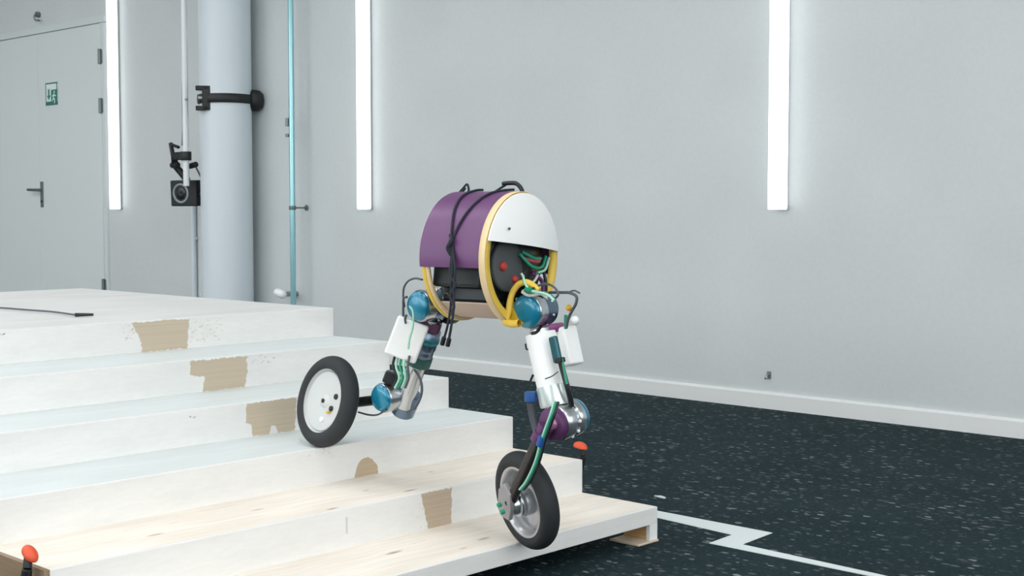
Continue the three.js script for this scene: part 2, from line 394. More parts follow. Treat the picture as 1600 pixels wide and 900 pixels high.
// bare timber showing through worn paint: ragged outline
function bare(c, pts, tone, jag = 3) {
  c.fillStyle = tone; c.beginPath();
  const out = [];
  for (let i = 0; i < pts.length; i++) {
    const [ax, ay] = pts[i], [bx, by] = pts[(i + 1) % pts.length], n = Math.max(2, Math.round(Math.hypot(bx - ax, by - ay) / 6));
    for (let k = 0; k < n; k++) out.push([ax + (bx - ax) * k / n + rr(-jag, jag), ay + (by - ay) * k / n + rr(-jag, jag)]);
  }
  out.forEach(([x, y], i) => c[i ? 'lineTo' : 'moveTo'](x, y)); c.fill();
  c.save(); c.clip();
  for (let k = 0; k < 60; k++) {
    const xs = out.map((q) => q[0]), x0 = Math.min(...xs), x1 = Math.max(...xs);
    c.strokeStyle = `rgba(${rnd() < 0.5 ? '150,132,108' : '224,212,192'},${rr(0.05, 0.14)})`; c.lineWidth = rr(0.6, 2);
    const y = rr(0, 96); c.beginPath(); c.moveTo(x0, y); c.bezierCurveTo(x0 + 60, y + rr(-3, 3), x1 - 60, y + rr(-3, 3), x1, y + rr(-2, 2)); c.stroke();
  }
  c.restore();
}
function flecks(c, x0, x1, y0, y1, n, tone) {
  for (let k = 0; k < n; k++) { c.fillStyle = tone; c.globalAlpha = rr(0.25, 0.8); c.beginPath(); c.ellipse(rr(x0, x1), rr(y0, y1), rr(1, 6), rr(0.6, 2.4), rr(-0.4, 0.4), 0, 7); c.fill(); }
  c.globalAlpha = 1;
}
const TAN = '#c6b8a2';
const riserMarks = [
  null,
  (c, w, h) => { bare(c, [[zx(-2.293), 2], [zx(-2.401), 2], [zx(-2.399), 94], [zx(-2.318), 94], [zx(-2.31), 60]], '#bfae98', 2); flecks(c, zx(-2.27), zx(-2.30), 5, 90, 8, TAN); c.fillStyle = 'rgba(150,160,175,.35)'; c.fillRect(zx(-2.05), 20, 6, 40); },
  (c, w, h) => { bare(c, [[zx(-2.305), 94], [zx(-2.312), 66], [zx(-2.33), 48], [zx(-2.353), 44], [zx(-2.372), 54], [zx(-2.386), 72], [zx(-2.388), 94]], '#bba98d', 1.5); flecks(c, zx(-2.15), zx(-2.24), 3, 20, 8, '#c9c2b6'); },
  (c, w, h) => { bare(c, [[zx(-2.159), 4], [zx(-2.24), 3], [zx(-2.325), 3], [zx(-2.326), 40], [zx(-2.32), 93], [zx(-2.262), 93], [zx(-2.256), 72], [zx(-2.24), 70], [zx(-2.232), 93], [zx(-2.178), 93], [zx(-2.174), 62], [zx(-2.157), 56]], TAN, 2.5); flecks(c, zx(-1.98), zx(-2.0), 18, 24, 3, '#8e9494'); flecks(c, zx(-2.32), zx(-2.4), 3, 40, 14, TAN); },
  (c, w, h) => { bare(c, [[zx(-2.164), 4], [zx(-2.25), 3], [zx(-2.357), 4], [zx(-2.36), 50], [zx(-2.35), 93], [zx(-2.203), 93], [zx(-2.212), 52], [zx(-2.166), 42]], TAN, 2.5); flecks(c, zx(-2.36), zx(-2.46), 3, 30, 14, TAN); },
  (c, w, h) => { bare(c, [[zx(-2.15), 4], [zx(-2.25), 3], [zx(-2.35), 4], [zx(-2.345), 50], [zx(-2.343), 92], [zx(-2.185), 92], [zx(-2.18), 52], [zx(-2.165), 30]], TAN, 3); flecks(c, zx(-2.12), zx(-2.16), 5, 60, 20, TAN); flecks(c, zx(-2.35), zx(-2.47), 8, 80, 60, '#cfc6b6'); flecks(c, zx(-1.74), zx(-1.76), 8, 12, 3, '#767c7c'); },
];
const WHITE = [233, 233, 231];
function boardUV(g, faceAxis, fn) {                     // writes uv on the faces that point along faceAxis, a plain spot elsewhere
  const p = g.attributes.position, n = g.attributes.normal, u = g.attributes.uv;
  for (let i = 0; i < p.count; i++) { if (n['get' + faceAxis](i) > 0.5) u.setXY(i, ...fn(p.getX(i), p.getY(i), p.getZ(i))); else u.setXY(i, 0.995 - 0.002 * (i % 2), 0.04 + 0.002 * (i % 3)); }
  return g;
}
const RT = 0.012;
for (let i = 0; i < 6; i++) {
  const x = NX[i], y1 = LV(i), y0 = i === 0 ? y1 - 0.046 : LV(i - 1) - 0.004;
  const tex = boardTexture(Math.round(W * PPM), 96, WHITE, 6, riserMarks[i]);
  const g = boardUV(new RoundedBoxGeometry(RT, y1 - y0, W, 1, 0.0025).translate(x - RT / 2, (y0 + y1) / 2, (ZL + ZR) / 2), 'X', (a, b, z) => [(ZL - z) / W, (b - y0) / (y1 - y0)]);
  obj('riser', S(g), mat(0xffffff, 0.5, 0, { map: tex }), stairs);
}
// treads: bare pale timber on the two lowest, worn white paint above
for (let i = 0; i < 6; i++) {
  const xa = NX[i] - RT, xb = i < 5 ? NX[i + 1] - RT : BACK, y1 = LV(i), D = xa - xb, landing = i === 5;
  const ppm = landing ? 700 : PPM, w = Math.round(W * ppm), h = Math.round(D * ppm);
  const tex = canvasTexture(w, h, (c) => {
    if (i < 2) {
      woodPixels(c, w, h, [242, 233, 221], 17, 3, 9);
      const q = (z, x) => [(ZL - z) * ppm, (xa - x) * ppm];
      const ks = i === 1 ? [[-2.30, -2.52, 26, 6], [-2.03, -2.5, 18, 5], [-1.9, -2.62, 20, 5], [-2.22, -2.6, 12, 4], [-1.6, -2.58, 22, 6], [-2.5, -2.66, 12, 4]] : [[-2.34, -2.3, 22, 6], [-2.1, -2.36, 26, 7], [-2.24, -2.27, 14, 4], [-2.62, -2.33, 16, 4], [-1.8, -2.33, 20, 6]];
      ks.forEach(([z, x, a, b], k) => knot(c, ...q(z, x), a, b, k < 2 ? '#a3968a' : '#c3b3a0'));
      c.strokeStyle = 'rgba(140,130,120,.45)'; c.lineWidth = 1.4;
      for (let k = 0; k < 7; k++) { const [sx, sy] = q(rr(-2.8, -1.35), xa - rr(0.03, D - 0.03)); c.beginPath(); c.moveTo(sx, sy); c.lineTo(sx + rr(20, 90), sy + rr(-4, 4)); c.stroke(); }
      // leftover paint
      for (let k = 0; k < 160; k++) { c.fillStyle = '#eceae6'; c.globalAlpha = rr(0.1, 0.4); c.beginPath(); c.ellipse(rr(0, w), rr(0, h), rr(6, 60), rr(2, 9), rr(-0.1, 0.1), 0, 7); c.fill(); }
      c.globalAlpha = 1;
    } else {
      woodPixels(c, w, h, landing ? [222, 223, 221] : [217, 224, 224], landing ? 12 : 7, 3, 14);
      if (!landing) { const a = zx(-2.1), b = zx(-2.45); flecks(c, a, b, 10, h - 10, 40, '#cfcac2'); }
      else { flecks(c, 0, w, 0, h, 90, '#cdcbc6'); c.strokeStyle = 'rgba(150,150,146,.5)'; c.lineWidth = 2; for (const f of [0.2, 0.75]) { c.beginPath(); c.moveTo(0, h * f); c.lineTo(w, h * f); c.stroke(); } }
    }
  });
  const g = boardUV(box(xb, xa, y1 - 0.018, y1 - 0.0006, ZR, ZL), 'Y', (a, b, z) => [(ZL - z) / W, 1 - (xa - a) / D]);
  obj(landing ? 'landing_board' : 'tread', S(g), mat(0xffffff, 0.55, 0, { map: tex }), stairs);
}
// side panels: stepped plywood, raw brown on the left end, painted on the right
{
  const brown = canvasTexture(512, 256, (c, w, h) => woodPixels(c, w, h, [139, 119, 95], 26, 2, 8));
  brown.repeat.set(1, 2);
  const pts = [[NX[1] - 0.001, 0]];
  for (let i = 1; i < 6; i++) pts.push([NX[i] - 0.001, LV(i)], [i < 5 ? NX[i + 1] - 0.001 : BACK, LV(i)]);
  pts.push([BACK, 0]);
  const sh = new THREE.Shape(pts.map(([x, y]) => new THREE.Vector2(x, y)));
  obj('side_panel', S(new THREE.ExtrudeGeometry(sh, { depth: 0.012, bevelEnabled: false }).translate(0, 0, ZL)), mat(0xffffff, 0.7, 0, { map: brown }), stairs);
  const pts2 = pts.map(([x, y]) => [x - (x > BACK ? 0.013 : 0), Math.max(0, y - 0.02)]);
  const sh2 = new THREE.Shape(pts2.map(([x, y]) => new THREE.Vector2(x, y)));
  obj('side_panel', S(new THREE.ExtrudeGeometry(sh2, { depth: 0.014, bevelEnabled: false }).translate(0, 0, ZR + 0.001)), M.white, stairs);
  obj('back_panel', S(box(BACK - 0.012, BACK, 0, LV(5) - 0.002, ZR, ZL)), M.white, stairs);
}
// lowest step: open below, on short legs with foot strips
{
  const raw = canvasTexture(128, 64, (c, w, h) => woodPixels(c, w, h, [188, 152, 104], 30, 1, 6));
  const rawM = mat(0xffffff, 0.7, 0, { map: raw });
  for (const z of [ZR, (ZR + ZL) / 2 - 0.017, ZL - 0.034]) {
    obj('leg', S(box(NX[0] - 0.012, NX[0] - 0.0005, 0.006, LV(0) - 0.044, z + 0.0005, z + 0.034)), M.white, stairs);
    obj('leg_block', S(box(NX[0] - 0.09, NX[0] - 0.0125, 0.006, LV(0) - 0.019, z + 0.0005, z + 0.034)), rawM, stairs);
    obj('foot', S(rbox(0.1, 0.006, 0.09, 0.002).translate(NX[0] - 0.045, 0.003, z + (z < -2 ? 0.045 : -0.01))), mat(0xd8c9b4, 0.6), stairs);
  }
}
// cable lying on the landing
{
  const y = LV(5) + 0.0065, q = (a, b) => at(a, b, 'y', y).sub(V(-4.2, LV(5), -1.9));
  const t = thing('landing_cable', 'thin black cable with a plug lying on the white landing', 'cable', [-4.2, LV(5), -1.9]);
  obj('cord', tube([q(-60, 478), q(0, 481), q(40, 484), q(80, 487), q(118, 492)], 0.003, 40), M.greyWire, t);
  obj('plug', rod(q(117, 492), q(146, 491.5), 0.006, 0.004), M.black, t);
}
// orange tipped spring clamps at both ends of the second step
function clamp(label, x, z, s, lean) {
  const y = LV(1), t = thing('bar_clamp', label, 'clamp', [x, y, z], 'orange tipped clamps holding the second step');
  const a = V(-0.045, -0.13, 0.022 * s), b = V(0.0, 0.004, 0.02 * s);
  obj('bar', [rod(a, b, 0.017, 0.010, 18), rod(V(-0.06, -0.14, 0.045 * s), V(-0.03, -0.03, 0.03 * s), 0.013, 0.011, 16)], M.black, t);
  obj('neck', rod(b, V(-0.004, 0.026, 0.016 * s), 0.009, 0.008, 14), M.black, t);
  const tip = new THREE.SphereGeometry(1, 28, 18); { const p = tip.attributes.position; for (let i = 0; i < p.count; i++) if (p.getY(i) < -0.15) p.setY(i, -0.15 + (p.getY(i) + 0.15) * 0.15); tip.computeVertexNormals(); }
  tip.scale(0.024, 0.0145, 0.014).rotateZ(-0.5 * lean);
  obj('tip', tip.translate(-0.004, 0.03, 0.012 * s), M.orange, t);
}
clamp('orange tipped black clamp on the raw brown end of the steps', -2.504, ZL + 0.012, 1, 1);
clamp('orange tipped black clamp standing past the painted end of the steps', -2.5, ZR - 0.012, -1, 0.3);

// white tape on the floor
{
  const g2 = (a, b) => at(a, b, 'y', 0);
  const far = (a, b, k) => a.clone().addScaledVector(b.clone().sub(a), k);
  const pA = g2(1030, 799), pB = g2(1207, 833), pC = g2(1160, 851), pD = g2(1384, 900), pE = g2(1360, 900), pF = g2(1108, 849), pG = g2(1144, 836), pH = g2(1030, 810);
  const poly = [far(pB, pA, 2.4), pB, pC, far(pC, pD, 2.5), far(pF, pE, 2.5), pF, pG, far(pG, pH, 2.4)];
  const o = V(-2.05, 0, -3.1), sh = new THREE.Shape(poly.map((p) => new THREE.Vector2(p.x - o.x, -(p.z - o.z))));
  const m = obj('floor_tape', new THREE.ExtrudeGeometry(sh, { depth: 0.0012, bevelEnabled: false }).rotateX(-Math.PI / 2), M.tape);
  m.position.copy(o);
  m.userData = { label: 'white zigzag tape line stuck on the dark speckled floor', category: 'tape' };
  const s = at(1031, 777, 'y', 0);
  const sc = obj('floor_scrap', new THREE.ExtrudeGeometry(new THREE.Shape([[-0.022, 0], [-0.004, 0.012], [0.02, 0.004], [0.026, -0.008], [0.004, -0.006]].map(([a, b]) => new THREE.Vector2(a, b))), { depth: 0.003, bevelEnabled: false }).rotateX(-Math.PI / 2), M.tape);
  sc.position.set(s.x, 0, s.z); sc.userData = { label: 'tiny pale paper scrap on the floor beside the lowest step', category: 'scrap' };
}

// ---------------------------------------------------------------- the robot
const G0 = V(-2.42, LV(0), -2.3);
const robot = thing('wheeled_robot', 'two-wheeled legged robot with purple barrel body rolling down the white steps', 'robot', [G0.x, G0.y, G0.z]);
const rp = (name, geo, m, parent = robot) => { const list = Array.isArray(geo) ? geo : [geo]; list.forEach((g) => g.translate(-G0.x, -G0.y, -G0.z)); return obj(name, list.length > 1 ? list : list[0], m, parent); };
const Z = (px, py, z) => at(px, py, 'z', z);
const Y1 = V(0, 1, 0);

// wheels: local axis n points to the flat cover side
const WR = 0.117, RIM = 0.083;
function wheel(centre, n, coverLit) {
  const t = new THREE.Group(); t.name = 'wheel'; robot.add(t);
  const tyre = [];
  for (let k = 0; k <= 24; k++) { const a = -2.35 + (4.7 * k) / 24; tyre.push([0.0985 + 0.0215 * Math.cos(a), 0.024 * Math.sin(a)]); }
  tyre.unshift([RIM, -0.017]); tyre.push([RIM, 0.017]);
  rp('tire', turned(tyre, centre, n, 72), M.rubber, t);
  // barrel of the rim, open to the leg side, closed by a disc on the cover side
  rp('rim', turned([[RIM, 0.017], [RIM + 0.004, 0.019], [RIM + 0.004, 0.015], [RIM - 0.003, 0.011], [RIM - 0.008, 0.0], [RIM - 0.003, -0.014], [RIM + 0.004, -0.018], [RIM + 0.004, -0.021], [RIM - 0.004, -0.02], [RIM - 0.011, 0.0], [RIM - 0.006, 0.012]], centre, n, 60), coverLit ? M.rim : M.rimSilver, t);
  rp('disc', turned([[0.012, 0.006], [0.02, 0.0065], [RIM - 0.006, 0.011], [RIM - 0.004, 0.008], [0.02, 0.002], [0.012, 0.002]], centre, n, 60), coverLit ? M.rim : M.rimSilver, t);
  rp('hub', turned([[0, 0.013], [0.014, 0.013], [0.018, 0.006], [0.03, 0.003], [0.033, -0.026], [0.03, -0.034], [0.0, -0.034]], centre, n, 40), coverLit ? M.rim : M.silver, t);
  const [X, , Zz] = frameOf(n, Y1);
  const spot = (dx, dy, h) => centre.clone().addScaledVector(X, dx).addScaledVector(Zz, dy).addScaledVector(n, h);
  return { t, spot, X, Zz };
}
// rear wheel (cover side to the viewer), leaning away
const rearC = V(-2.754, LV(2) + 0.1168, -2.223);
const nRear = V(-0.10, 0, 0.995).normalize().multiplyScalar(Math.cos(0.24)).add(V(0, Math.sin(0.24), 0));
{
  const w = wheel(rearC, nRear, true);
  for (const [dx, dy, r] of [[0, 0, 0.0055], [0.049, 0.016, 0.0075], [0.037, -0.016, 0.007]]) {
    const sgn = w.X.dot(RGT) > 0 ? 1 : -1, up = w.Zz.y > 0 ? 1 : -1;
    const p = w.spot(dx * sgn, dy * up, dx ? 0.0085 : 0.012);
    rp('bolt', turned([[0, 0.004], [r, 0.004], [r, -0.003], [0, -0.003]], p, nRear, 16), M.black, w.t);
  }
  const sgn = w.X.dot(RGT) > 0 ? 1 : -1, up = w.Zz.y > 0 ? 1 : -1;
  rp('valve', rod(w.spot(0.02 * sgn, -0.027 * up, 0.009), w.spot(0.036 * sgn, -0.026 * up, 0.012), 0.0035), M.amber, w.t);
  rp('weight', rod(w.spot(0.004 * sgn, -0.048 * up, 0.006), w.spot(0.004 * sgn, -0.048 * up, 0.013), 0.007), M.white, w.t);
}
// front wheel (leg side to the viewer), leaning towards the viewer
const frontC = V(-2.162, 0.2085, -2.346);
const nFrontFace = V(-0.27, 0, 0.963).normalize().multiplyScalar(Math.cos(0.17)).add(V(0, -Math.sin(0.17), 0));
const nFront = nFrontFace.clone().negate();
const fw = wheel(frontC, nFront, false);

// motors: axis points to the teal cap
function motor(name, p, axis, r, len, parts = {}) {
  const t = new THREE.Group(); t.name = name; robot.add(t);
  rp('motor_cap', turned([[0, 0.014], [r * 0.5, 0.0135], [r * 0.8, 0.011], [r * 0.93, 0.004], [r * 0.93, 0]], p, axis, 44), parts.cap ?? M.teal, t);
  rp('motor_ring', turned([[r * 0.93, 0.001], [r, -0.002], [r, -len * 0.36], [r * 0.95, -len * 0.4]], p, axis, 44), M.silver, t);
  rp('motor_body', turned([[r * 0.95, -len * 0.38], [r * 0.99, -len * 0.42], [r * 0.99, -len * 0.92], [r * 0.9, -len], [0, -len]], p, axis, 44), parts.body ?? M.blueSteel, t);
  const [X, , Zz] = frameOf(axis, Y1);
  for (let k = 0; k < 8; k++) {
    const a = (k / 8) * Math.PI * 2 + 0.3, q = p.clone().addScaledVector(X, Math.cos(a) * r * 0.99).addScaledVector(Zz, Math.sin(a) * r * 0.99).addScaledVector(axis, -len * 0.66);
    rp('bolt', new THREE.SphereGeometry(r * 0.1, 10, 8).translate(q.x, q.y, q.z), M.silver, t);
  }
  return t;
}
const axHip = V(0.14, -0.06, 0.99).normalize();
const hipF = Z(824, 487, -2.29), hipR = Z(655, 478, -2.27);
motor('hip_motor', hipF, axHip, 0.041, 0.075);
motor('hip_motor', hipR, V(0.02, 0.02, 1).normalize(), 0.040, 0.075);
const kneeR = Z(597, 622, -2.265);
motor('knee_motor', kneeR, V(-0.02, -0.08, 1).normalize(), 0.038, 0.085);
const kneeF = Z(859, 665, -2.275), axKneeB = V(0.05, 0.16, -0.99).normalize();
{ // front knee: violet output face to the viewer, teal cap at the far end
  const t = new THREE.Group(); t.name = 'knee_motor'; robot.add(t);
  const p = kneeF;
  rp('output_disc', turned([[0, -0.004], [0.016, -0.005], [0.02, -0.001], [0.034, 0.0], [0.038, 0.006], [0.038, 0.022], [0.03, 0.024]], p, axKneeB, 40), M.violet, t);
  rp('output_hub', turned([[0, -0.012], [0.011, -0.012], [0.013, -0.004], [0.013, 0]], p.clone().add(V(0.012, 0.006, 0.0)), axKneeB, 24), mat(0xb07a9c, 0.3, 0.3), t);
  rp('motor_body', turned([[0.032, 0.022], [0.0415, 0.024], [0.0415, 0.05], [0.038, 0.054], [0.038, 0.062]], p, axKneeB, 44), M.silver, t);
  rp('motor_ring', turned([[0.038, 0.06], [0.043, 0.062], [0.043, 0.078], [0.041, 0.081]], p, axKneeB, 44), M.silver, t);
  rp('motor_cap', turned([[0.041, 0.08], [0.0425, 0.083], [0.039, 0.092], [0.022, 0.097], [0, 0.098]], p, axKneeB, 44), M.teal, t);
  const [X, , Zz] = frameOf(axKneeB, Y1);
  for (let k = 0; k < 10; k++) { const a = (k / 10) * 6.283, q = p.clone().addScaledVector(X, Math.cos(a) * 0.0415).addScaledVector(Zz, Math.sin(a) * 0.0415).addScaledVector(axKneeB, 0.056); rp('bolt', new THREE.SphereGeometry(0.0042, 8, 6).translate(q.x, q.y, q.z), M.white, t); }
}

// shanks
{
  const a = frontC.clone().addScaledVector(nFrontFace, 0.052), b = kneeF.clone().add(V(0, 0, 0.012));
  const t = new THREE.Group(); t.name = 'shank'; robot.add(t);
  const top = Z(845, 680, -2.258);
  const [X, Y, Zz] = frameOf(top.clone().sub(a));
  const L = top.clone().sub(a).length();
  rp('tube', place(rbox(0.025, L * 0.98, 0.022, 0.009, 3).translate(0, L * 0.5, 0), a, X, Y, Zz), M.gunmetal, t);
  rp('clevis', [rod(top.clone().addScaledVector(Y, -0.02), top.clone().addScaledVector(Y, 0.006), 0.019), rod(top, b, 0.014, 0.02)], M.violet, t);
  rp('axle_plate', place(new THREE.ExtrudeGeometry(new THREE.Shape([[-0.034, -0.03], [-0.02, -0.044], [0.012, -0.04], [0.02, -0.01], [0.018, 0.03], [-0.008, 0.046], [-0.03, 0.02]].map(([u, v]) => new THREE.Vector2(u, v))), { depth: 0.008, bevelEnabled: true, bevelSize: 0.002, bevelThickness: 0.002, bevelSegments: 2 }), a.clone().addScaledVector(nFrontFace, 0.002).add(V(0.004, 0.012, 0.0)), RGT.clone().addScaledVector(nFrontFace, -RGT.dot(nFrontFace)).normalize(), new THREE.Vector3().crossVectors(nFrontFace, RGT.clone().addScaledVector(nFrontFace, -RGT.dot(nFrontFace)).normalize()), nFrontFace), M.hubGrey, t);
  rp('hub_motor', turned([[0, 0.05], [0.018, 0.05], [0.024, 0.046], [0.028, 0.02], [0.034, 0.016], [0.036, -0.01]], frontC, nFrontFace, 40), M.silver, t);
  for (const [px, py] of [[783, 788], [788, 799]]) { const p = Z(px, py, a.z + 0.022); rp('connector', rod(p, p.clone().addScaledVector(nFrontFace, 0.01), 0.0055), M.green, t); }
  // green wires down the shank
  const wpts = (o) => [Z(866 + o, 628, -2.25), Z(861 + o, 645, -2.235), Z(852 + o, 670, -2.235), Z(845 + o, 690, -2.236), Z(836 + o, 722, -2.24), Z(822 + o, 752, -2.25), Z(812 + o, 765, -2.26)];
  rp('wire', tube(wpts(0), 0.003, 40), M.mint, t);
  rp('wire', tube(wpts(3), 0.0034, 40), M.green, t);
  rp('wire', tube(wpts(6.5), 0.003, 40), M.black, t);
  rp('tape_wrap', rod(Z(844, 697, -2.238), Z(849, 682, -2.238), 0.011, 0.011, 16), M.blue, t);
  // spare connector and loose blue plug beside the knee
  rp('plug', rod(Z(829, 628, -2.28), Z(829, 612, -2.28), 0.014, 0.014, 16), M.blue, t);
  rp('plug_cable', tube([Z(829, 628, -2.28), Z(831, 645, -2.28), Z(835, 662, -2.275), Z(840, 678, -2.265)], 0.009, 24), mat(0x3a3f47, 0.6), t);
}
{
  const t = new THREE.Group(); t.name = 'shank'; robot.add(t);
  const a = rearC.clone().addScaledVector(nRear, -0.045), b = kneeR.clone().add(V(0, -0.004, -0.05));
  const [X, Y, Zz] = frameOf(b.clone().sub(a)); const L = b.clone().sub(a).length();
  rp('tube', place(rbox(0.026, L, 0.03, 0.009, 3).translate(0, L * 0.5, 0), a, X, Y, Zz), M.blackGloss, t);
  rp('hub_motor', turned([[0, 0.058], [0.022, 0.058], [0.03, 0.05], [0.036, 0.016], [0.036, 0]], rearC, nRear.clone().negate(), 40), M.gunmetal, t);
  rp('wire', tube([Z(560, 644, -2.27), Z(575, 648, -2.27), Z(590, 648, -2.26), Z(604, 640, -2.25)], 0.0025, 24), M.greyWire, t);
}

// thighs
{
  const t = new THREE.Group(); t.name = 'thigh'; robot.add(t);
  const a = Z(845, 521, -2.315), b = Z(869, 634, -2.315), d = b.clone().sub(a), L = d.length();
  const sleeve = new THREE.LatheGeometry([[0.034, 0], [0.0365, 0], [0.0355, L * 0.5], [0.034, L], [0.0315, L], [0.033, L * 0.5], [0.034, 0]].map(([r, y]) => new THREE.Vector2(r, y)), 44);
  const [X, Y, Zz] = frameOf(d);
  rp('sleeve', place(sleeve, a, X, Y, Zz), M.white, t);
  rp('core', rod(a.clone().addScaledVector(Y, -0.012), b.clone().addScaledVector(Y, 0.03), 0.026, 0.026, 28), M.silver, t);
  rp('cuff', turned([[0.0345, 0], [0.0372, 0.001], [0.0362, 0.045], [0.034, 0.046]], a.clone().addScaledVector(Y, L * 0.72), Y, 44), mat(0xd3dfdc, 0.25, 0.45), t);
  rp('sleeve_seam', tube([Z(852, 592, -2.268), Z(862, 588, -2.27), Z(872, 581, -2.29)], 0.0014, 16), M.greyWire, t);
  rp('hip_bracket', turned([[0, 0], [0.027, 0], [0.03, 0.006], [0.026, 0.02], [0, 0.02]], a.clone().add(V(0.008, 0.018, -0.03)), Y.clone().multiplyScalar(-1).negate().multiplyScalar(1), 32), mat(0x8c4a80, 0.45), t);
  rp('window', place(rbox(0.022, 0.06, 0.012, 0.004), Z(868, 546, -2.29), X, Y, Zz), mat(0x2e626b, 0.25, 0.3), t);
  rp('clip', place(rbox(0.018, 0.012, 0.02, 0.003), Z(875, 563, -2.29), X, Y, Zz), M.black, t);
  const bx = Z(888, 541, -2.36);
  rp('battery', place(rbox(0.036, 0.09, 0.05, 0.006, 3), bx, X, Y, Zz), M.white, t);
  rp('marker_ball', new THREE.SphereGeometry(0.011, 20, 14).translate(...Z(898, 501, -2.36).toArray()), M.white, t);
  rp('cable', tube([Z(876, 566, -2.30), Z(881, 585, -2.30), Z(886, 603, -2.30), Z(891, 622, -2.31), Z(893, 634, -2.32)], 0.0065, 30), M.black, t);
  rp('cable', tube([Z(878, 560, -2.29), Z(882, 580, -2.29), Z(886, 600, -2.29)], 0.003, 20), M.green, t);
  rp('strap_end', tube([Z(830, 543, -2.29), Z(823, 546, -2.29), Z(821, 537, -2.29)], 0.002, 12), M.black, t);
  rp('strap_end', tube([Z(829, 595, -2.29), Z(831, 590, -2.29), Z(833, 586, -2.29)], 0.0028, 12), M.black, t);
}
{
  const t = new THREE.Group(); t.name = 'thigh'; robot.add(t);
  const a = Z(673, 508, -2.32), b = Z(629, 636, -2.32), d = b.clone().sub(a), L = d.length(), [X, Y, Zz] = frameOf(d);
  rp('core', rod(a.clone().addScaledVector(Y, -0.02), b, 0.026, 0.023, 28), M.silver, t);
  rp('sleeve', turned([[0.0, 0], [0.031, 0], [0.032, 0.05], [0.03, 0.052], [0.03, 0.06], [0.031, 0.1], [0.0, 0.1]], a.clone().addScaledVector(Y, 0.012), Y, 36), M.blueSteel, t);
  rp('band', turned([[0.0315, 0], [0.034, 0.002], [0.034, 0.014], [0.0315, 0.016]], a.clone().addScaledVector(Y, 0.028), Y, 36), mat(0x2a7f8c, 0.3, 0.3), t);
  rp('band', turned([[0.0305, 0], [0.033, 0.002], [0.033, 0.026], [0.0305, 0.028]], a.clone().addScaledVector(Y, 0.085), Y, 36), mat(0x2f5a55, 0.4), t);
  const wc = Z(636, 530, -2.265), wx = RGT.clone().multiplyScalar(0.93).add(V(0, -0.36, 0)).normalize();
  const wz = new THREE.Vector3().crossVectors(wx, V(0.3 * 0, 1, 0)).normalize(), wy = new THREE.Vector3().crossVectors(wz, wx).normalize();
  rp('battery', place(rbox(0.082, 0.1, 0.036, 0.006, 3), wc, wx, wy, wz), M.white, t);
  rp('hip_bracket', place(rbox(0.075, 0.03, 0.05, 0.008, 3), Z(666, 507, -2.31), wx, wy, wz), mat(0x4a2446, 0.5), t);
  rp('knee_bracket', rod(Z(640, 612, -2.335), Z(628, 648, -2.335), 0.034, 0.03, 28), M.blueSteel, t);
  rp('controller', place(rbox(0.04, 0.03, 0.04, 0.005), Z(612, 591, -2.28), wx, wy, wz), M.black, t);
  for (const [o, m] of [[0, M.mint], [6, M.green], [12, M.mint], [18, M.greyWire], [-5, M.black]]) rp('wire', tube([Z(622 + o, 556, -2.255), Z(619 + o, 572, -2.245), Z(624 + o * 0.8, 590, -2.245), Z(617 + o * 0.9, 606, -2.25)], 0.0032, 24), m, t);
  rp('cable', tube([Z(648, 578, -2.28), Z(657, 593, -2.27), Z(659, 612, -2.27), Z(652, 632, -2.27), Z(642, 641, -2.27), Z(636, 644, -2.28)], 0.0032, 40), M.greyWire, t);
  rp('cable_tie', new THREE.SphereGeometry(0.005, 12, 8).translate(...Z(648, 637, -2.27).toArray()), M.greyWire, t);
  rp('wire', tube([Z(640, 478, -2.235), Z(645, 486, -2.235), Z(645, 510, -2.235), Z(640, 530, -2.235), Z(638, 545, -2.24)], 0.0026, 30), M.mint, t);
}

// body: two rings on a common axis, a purple shell over the top, white half caps outside
const AX = V(0.985, 0, -0.17).normalize();
const bodyR = Z(813.5, 403.5, -2.325), RB = 0.1505, SPAN = 0.170;
const bodyL = bodyR.clone().addScaledVector(AX, -SPAN), SIDE = new THREE.Vector3().crossVectors(AX, Y1).normalize(); // SIDE points to the viewer's side
const ROLL = 0.11, BU = Y1.clone().multiplyScalar(Math.cos(ROLL)).addScaledVector(SIDE, -Math.sin(ROLL));
SIDE.multiplyScalar(Math.cos(ROLL)).addScaledVector(Y1, Math.sin(ROLL));
{
  const ringProfile = (w) => [[RB - w, -0.006], [RB + 0.001, -0.006], [RB + 0.003, -0.004], [RB + 0.003, 0.004], [RB + 0.001, 0.006], [RB - w, 0.006], [RB - w, -0.006]];
  const rr1 = rp('body_ring', turned(ringProfile(0.014), bodyR, AX, 90), M.yellow);
  const rr2 = rp('body_ring', turned(ringProfile(0.014), bodyL, AX, 90), M.yellow);
  // pale wood edge band on the shell side of each ring
  rp('edge_band', turned([[RB - 0.006, -0.0118], [RB + 0.0055, -0.0118], [RB + 0.0055, 0.0055], [RB + 0.0032, 0.0055], [RB + 0.0032, -0.0065], [RB - 0.006, -0.0065], [RB - 0.006, -0.0118]], bodyR, AX, 90), M.paleWood, rr1);
  rp('edge_band', turned([[RB - 0.006, 0.0062], [RB + 0.002, 0.0062], [RB + 0.002, 0.014], [RB - 0.006, 0.014], [RB - 0.006, 0.0062]], bodyL, AX, 90), M.paleWood, rr2);
}
